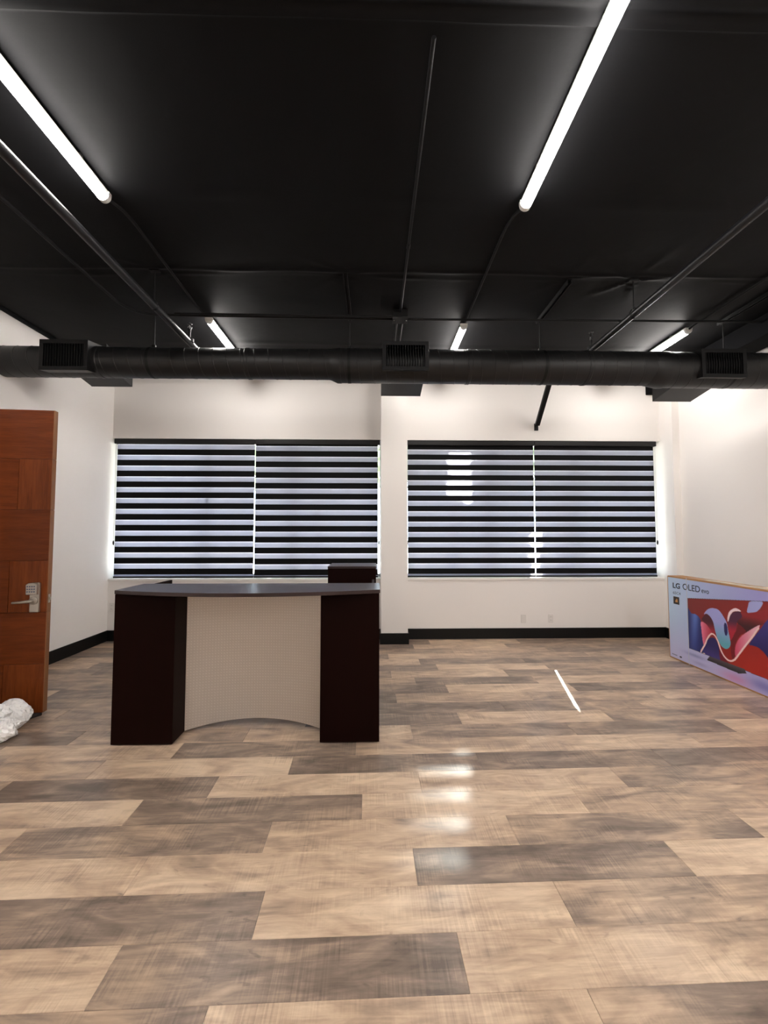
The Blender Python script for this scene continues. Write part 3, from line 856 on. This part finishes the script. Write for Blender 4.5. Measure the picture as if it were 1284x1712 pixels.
# ------------------------------------------------------------------ television carton
BX, BY1, BLEN, BHT, BTH = 3.545, 4.915, 1.60, 0.965, 0.19
box = thing('television_carton', 'large flat television carton with colourful printed front standing by the right wall', 'carton', (BX + BTH / 2, BY1 - BLEN / 2, 0))
MB().box(BX, BX + BTH, BY1 - BLEN, BY1, 0.0, BHT).build('carton_body', M_card, box, 0.006)
FL = MB().box(BX + 0.003, BX + BTH / 2 - 0.001, BY1 - BLEN + 0.004, BY1 - 0.004, BHT, BHT + 0.0035).build('top_flap', M_card, box)
MB().box(BX + BTH / 2 + 0.001, BX + BTH - 0.003, BY1 - BLEN + 0.004, BY1 - 0.004, BHT, BHT + 0.0035).build('top_flap', M_card, box)
M_tape = mat('clear_tape', lin(214, 196, 170), 0.12, spec=0.8)
MB().box(BX + 0.05, BX + BTH - 0.05, BY1 - BLEN + 0.002, BY1 - 0.45, BHT + 0.0036, BHT + 0.0042).build('packing_tape', M_tape, box)

def srgb_l(c):
    c = np.asarray(c, float) / 255
    return np.where(c <= 0.04045, c / 12.92, ((c + 0.055) / 1.055) ** 2.4)
def print_grid():
    nu, nv = 380, 232
    u = np.linspace(0.016, BLEN - 0.016, nu); v = np.linspace(0.016, BHT - 0.012, nv)
    U, V = np.meshgrid(u, v)
    un, vn = U / BLEN, V / BHT
    col = np.zeros(U.shape + (3,))
    def lerp(a, b, t): return np.asarray(a, float) * (1 - t[..., None]) + np.asarray(b, float) * t[..., None]
    t = np.clip(un / 0.75, 0, 1)
    col = lerp((188, 214, 240), (160, 158, 218), t)
    lower = np.clip((0.55 - vn) / 0.5, 0, 1)
    col = col * (1 - 0.75 * lower[..., None]) + 0.75 * lower[..., None] * np.asarray((200, 190, 232))
    # soft reflection streaks below the set
    def blob(cu, cv, su, sv, c, a):
        nonlocal col
        g = a * np.exp(-((U - cu) / su) ** 2 - ((V - cv) / sv) ** 2)
        col = col * (1 - g[..., None]) + g[..., None] * np.asarray(c, float)
    blob(0.40, 0.13, 0.14, 0.018, (120, 122, 180), 0.6)
    blob(0.47, 0.06, 0.10, 0.02, (140, 138, 190), 0.5)
    blob(0.90, 0.06, 0.17, 0.05, (208, 140, 190), 0.75)
    blob(1.20, 0.09, 0.14, 0.05, (110, 112, 190), 0.7)
    blob(1.45, 0.06, 0.12, 0.05, (200, 150, 200), 0.5)
    def inside(poly):
        p = np.asarray(poly); m = np.zeros(U.shape, bool)
        j = len(p) - 1
        for i in range(len(p)):
            xi, yi = p[i]; xj, yj = p[j]
            c = ((yi > V) != (yj > V)) & (U < (xj - xi) * (V - yi) / (yj - yi + 1e-12) + xi)
            m ^= c; j = i
        return m
    def smooth(poly, n=4):
        p = [np.asarray(q, float) for q in poly]; out = []
        for i in range(len(p)):
            a, b, c, d = p[i - 1], p[i], p[(i + 1) % len(p)], p[(i + 2) % len(p)]
            for k in range(n):
                s = k / n
                out.append(0.5 * ((2 * b) + (c - a) * s + (2 * a - 5 * b + 4 * c - d) * s * s + (3 * b - a - 3 * c + d) * s ** 3))
        return out
    tv = inside([(0.318, 0.190), (1.46, 0.160), (1.46, 0.895), (0.318, 0.748)])
    pic = lerp((120, 28, 30), (186, 44, 34), np.clip((U - 0.3) / 0.75, 0, 1) * np.clip(1.1 - V, 0, 1))
    def fill(poly, c0, c1=None, fn=None, sm=True):
        m = inside(smooth(poly) if sm else poly)
        if c1 is None:
            pic[m] = c0
        else:
            tt = np.clip(fn(U, V), 0, 1); pic[m] = lerp(c0, c1, tt)[m]
    fill([(.30, .62), (.368, .587), (.423, .588), (.475, .567), (.499, .521), (.506, .411), (.515, .312), (.525, .18), (.30, .18)], (38, 44, 104), (92, 122, 200), lambda u, v: np.exp(-((u - 0.40 - 0.1 * (v - .4)) / 0.06) ** 2) * np.clip(v * 1.7, 0, 1))
    fill([(.499, .521), (.574, .508), (.633, .452), (.645, .445), (.568, .376), (.532, .277), (.515, .312), (.501, .43)], (236, 130, 160), (176, 40, 60), lambda u, v: (u - 0.5) / 0.14)
    fill([(.527, .578), (.58, .624), (.64, .601), (.673, .53), (.681, .454), (.645, .445), (.574, .508), (.513, .545)], (74, 20, 40), (170, 34, 54), lambda u, v: (0.55 - v) / 0.1)
    fill([(.541, .611), (.594, .672), (.669, .7), (.739, .689), (.794, .633), (.825, .583), (.843, .493), (.861, .404), (.853, .355), (.813, .32), (.757, .329), (.714, .384), (.682, .463), (.662, .547), (.628, .599), (.58, .624)], (100, 172, 190), (164, 166, 226), lambda u, v: (v - 0.36) / 0.2)
    fill([(.80, .575), (.825, .565), (.835, .50), (.82, .455), (.80, .46), (.79, .52)], (38, 36, 96))
    fill([(.529, .17), (.545, .29), (.579, .349), (.63, .387), (.678, .385), (.711, .335), (.726, .272), (.74, .17)], (44, 38, 96), (64, 52, 124), lambda u, v: (0.3 - v) / 0.1)
    fill([(.74, .17), (.72, .30), (.76, .26), (.80, .21), (.83, .18)], (120, 24, 44))
    fill([(.843, .596), (.873, .668), (.919, .709), (.992, .723), (1.001, .675), (.946, .618), (.931, .532), (.873, .425), (.855, .495)], (52, 32, 66), (180, 34, 58), lambda u, v: np.maximum((0.64 - v) / 0.12, 0.2))
    fill([(.992, .723), (1.053, .722), (1.30, .80), (1.30, .70), (1.184, .635), (1.045, .541), (.986, .581), (.946, .618), (1.001, .675)], (150, 36, 44), (62, 20, 30), lambda u, v: (0.70 - v) / 0.1)
    fill([(.873, .425), (.931, .532), (.96, .60), (1.045, .541), (.98, .50), (.92, .40), (.905, .27), (.87, .25), (.86, .40)], (112, 22, 34))
    fill([(.914, .271), (.913, .362), (.959, .457), (1.045, .541), (1.184, .639), (1.102, .511), (1.018, .4), (.953, .31)], (206, 70, 104), (240, 180, 196), lambda u, v: (u - 0.90) / 0.22)
    fill([(.839, .642), (.864, .703), (.92, .744), (.962, .745), (.993, .728), (.919, .714), (.873, .668), (.843, .596)], (252, 228, 234))
    fill([(1.059, .732), (1.071, .787), (1.098, .841), (1.217, .857), (1.206, .812), (1.162, .76), (1.103, .738)], (170, 176, 230))
    fill([(1.07, .441), (1.162, .57), (1.30, .72), (1.30, .36), (1.201, .408), (1.156, .429), (1.099, .431)], (40, 34, 96), (62, 58, 140), lambda u, v: (v - .4) / .3)
    st = smooth([(.529, .19), (.553, .312), (.594, .388), (.638, .428), (.68, .414), (.713, .364), (.744, .287), (.787, .233), (.841, .212), (.897, .238), (.953, .31), (1.018, .4), (1.102, .511), (1.183, .626), (1.29, .73)], 6)[:-12]
    d2 = np.full(U.shape, 9.0)
    for a, b in zip(st, st[1:]):
        ab = b - a; L2 = ab @ ab + 1e-12
        s = np.clip(((U - a[0]) * ab[0] + (V - a[1]) * ab[1]) / L2, 0, 1)
        d2 = np.minimum(d2, (U - a[0] - s * ab[0]) ** 2 + (V - a[1] - s * ab[1]) ** 2)
    pic[d2 < 0.0085 ** 2] = (250, 216, 214)
    col[tv] = pic[tv]
    edge = tv & ~inside([(0.322, 0.194), (1.456, 0.164), (1.456, 0.891), (0.322, 0.744)])
    col[edge] = (40, 30, 44)
    stand = inside([(.557, .134), (.600, .186), (1.005, .186), (1.026, .150), (.944, .121)])
    col[stand] = lerp((40, 36, 44), (92, 86, 92), np.clip((V - 0.13) / 0.06, 0, 1))[stand]
    return u, v, srgb_l(col)
u, v, col = print_grid()
mb = MB().grid(lambda a, b: (BX - 0.0012, BY1 - a, b), list(u), list(v))
pm = bpy.data.materials.new('printed_card'); pm.use_nodes = True
nt, N, L, b = nodes_of(pm)
at = N('ShaderNodeAttribute'); at.attribute_name = 'print'
L(at.outputs['Color'], b.inputs['Base Color']); b.inputs['Roughness'].default_value = 0.35
me = bpy.data.meshes.new('front_print')
off = box.location
me.from_pydata([(x - off[0], y - off[1], z - off[2]) for x, y, z in mb.v], [], [tuple(reversed(f)) for f in mb.f])
ca = me.color_attributes.new('print', 'FLOAT_COLOR', 'POINT')
rgba = np.ones((len(mb.v), 4), np.float32); rgba[:, :3] = col.reshape(-1, 3)
ca.data.foreach_set('color', rgba.ravel())
me.materials.append(pm)
fp = bpy.data.objects.new('front_print', me); C.objects.link(fp); fp.parent = box
fp['label'] = 'printed picture of a television showing red, blue and pink waves'

def text_part(name, txt, u0, z0, height, width, m, parent, bold=0.0):
    cu = bpy.data.curves.new(name, 'FONT'); cu.body = txt; cu.extrude = 0.0; cu.offset = bold
    to = bpy.data.objects.new(name + '_tmp', cu); C.objects.link(to)
    dg = bpy.context.evaluated_depsgraph_get(); dg.update()
    me = bpy.data.meshes.new_from_object(to.evaluated_get(dg))
    bpy.data.objects.remove(to); bpy.data.curves.remove(cu)
    co = np.array([v.co for v in me.vertices])
    mn, mxx = co.min(0), co.max(0)
    for vtx, c in zip(me.vertices, co):
        uu = u0 + (c[0] - mn[0]) / (mxx[0] - mn[0]) * width
        hh = z0 + (c[1] - mn[1]) / (mxx[1] - mn[1]) * height
        vtx.co = (BX - 0.0018 - off[0], BY1 - uu - off[1], hh - off[2])
    me.materials.clear(); me.materials.append(m); me.name = name
    o = bpy.data.objects.new(name, me); C.objects.link(o); o.parent = parent
    return o
text_part('lettering', 'LG', 0.094, 0.832, 0.064, 0.115, M_ink, fp, 0.03)['label'] = 'dark bold brand letters'
text_part('lettering', 'OLED', 0.250, 0.834, 0.070, 0.252, M_ink, fp, 0.012)['label'] = 'dark thin product letters'
text_part('lettering', 'evo', 0.520, 0.836, 0.036, 0.100, M_ink, fp, 0.01)
text_part('lettering', '65C4', 0.094, 0.762, 0.032, 0.120, M_inkgrey, fp, 0.008)
M_badge = mat('badge_black', lin(36, 28, 30), 0.4); M_gold = mat('badge_gold', lin(190, 140, 80), 0.4)
def flat(name, poly, m, d, parent):
    o = MB(); o.v = [(BX - d, BY1 - a, b) for a, b in poly]; o.f = [tuple(range(len(poly)))]
    return o.build(name, m, parent)
bd = flat('badge', [(.097, .648), (.190, .648), (.190, .735), (.097, .735)], M_badge, 0.0017, fp)
flat('badge_emblem', [(.125, .672), (.165, .672), (.162, .705), (.150, .716), (.142, .700), (.132, .698)], M_gold, 0.0021, fp)
sm = MB()
for k in range(9):
    a = 0.046 + k * 0.0095
    sm.v += [(BX - 0.0017, BY1 - a, 0.046), (BX - 0.0017, BY1 - a - 0.0065, 0.046), (BX - 0.0017, BY1 - a - 0.0065, 0.058), (BX - 0.0017, BY1 - a, 0.058)]
    sm.f.append(tuple(range(k * 4, k * 4 + 4)))
sm.build('small_print', M_inkgrey, fp)['kind'] = 'stuff'
flat('emblem', [(.165, .051), (.172, .043), (.196, .043), (.203, .051), (.196, .060), (.172, .060)], M_ink, 0.0017, fp)
M_strap = mat('plastic_strap', lin(205, 208, 222), 0.25)
sp = MB().box(BX - 0.003, BX - 0.0022, BY1 - 0.314, BY1 - 0.306, 0.002, BHT + 0.004).box(BX - 0.003, BX + BTH, BY1 - 0.314, BY1 - 0.306, BHT + 0.004, BHT + 0.005)
sp.build('plastic_strap', M_strap, box)

# ------------------------------------------------------------------ plastic bag
def crumple(name, c, rx, ry, rz, parent, seed, amp=0.30):
    me = bpy.data.meshes.new(name)
    bm = bmesh.new()
    bmesh.ops.create_icosphere(bm, subdivisions=5, radius=1.0)
    for vv in bm.verts:
        p = vv.co.copy()
        n1 = noise.noise(p * 1.6 + Vector((seed, 0, 0)))
        n2 = abs(noise.noise(p * 3.4 + Vector((0, seed, 3))))
        n3 = abs(noise.noise(p * 7.5 + Vector((1, 2, seed))))
        n4 = abs(noise.noise(p * 17 + Vector((seed, 5, 1))))
        s = 1 + amp * n1 - amp * 0.7 * n2 - amp * 0.45 * n3 - amp * 0.22 * n4
        q = Vector((p.x * rx * s, p.y * ry * s, p.z * rz * s))
        q.z = max(q.z + c[2], 0.002 + 0.004 * abs(n1))
        vv.co = (q.x + c[0] - parent.location[0], q.y + c[1] - parent.location[1], q.z - parent.location[2])
    bm.to_mesh(me); bm.free()
    me.polygons.foreach_set('use_smooth', [True] * len(me.polygons))
    me.set_sharp_from_angle(angle=R(28))
    me.materials.append(M_bag)
    o = bpy.data.objects.new(name, me); C.objects.link(o); o.parent = parent
    return o
bag = thing('plastic_bag', 'crumpled white plastic packaging bag on the floor beside the open door', 'bag', (-2.75, 3.05, 0))
crumple('bag_body', (-2.86, 3.10, 0.09), 0.26, 0.15, 0.17, bag, 2.3)
crumple('bag_end', (-2.69, 3.10, 0.07), 0.12, 0.10, 0.085, bag, 7.7)
crumple('bag_roll', (-2.74, 3.26, 0.11), 0.13, 0.08, 0.11, bag, 4.1, 0.15)
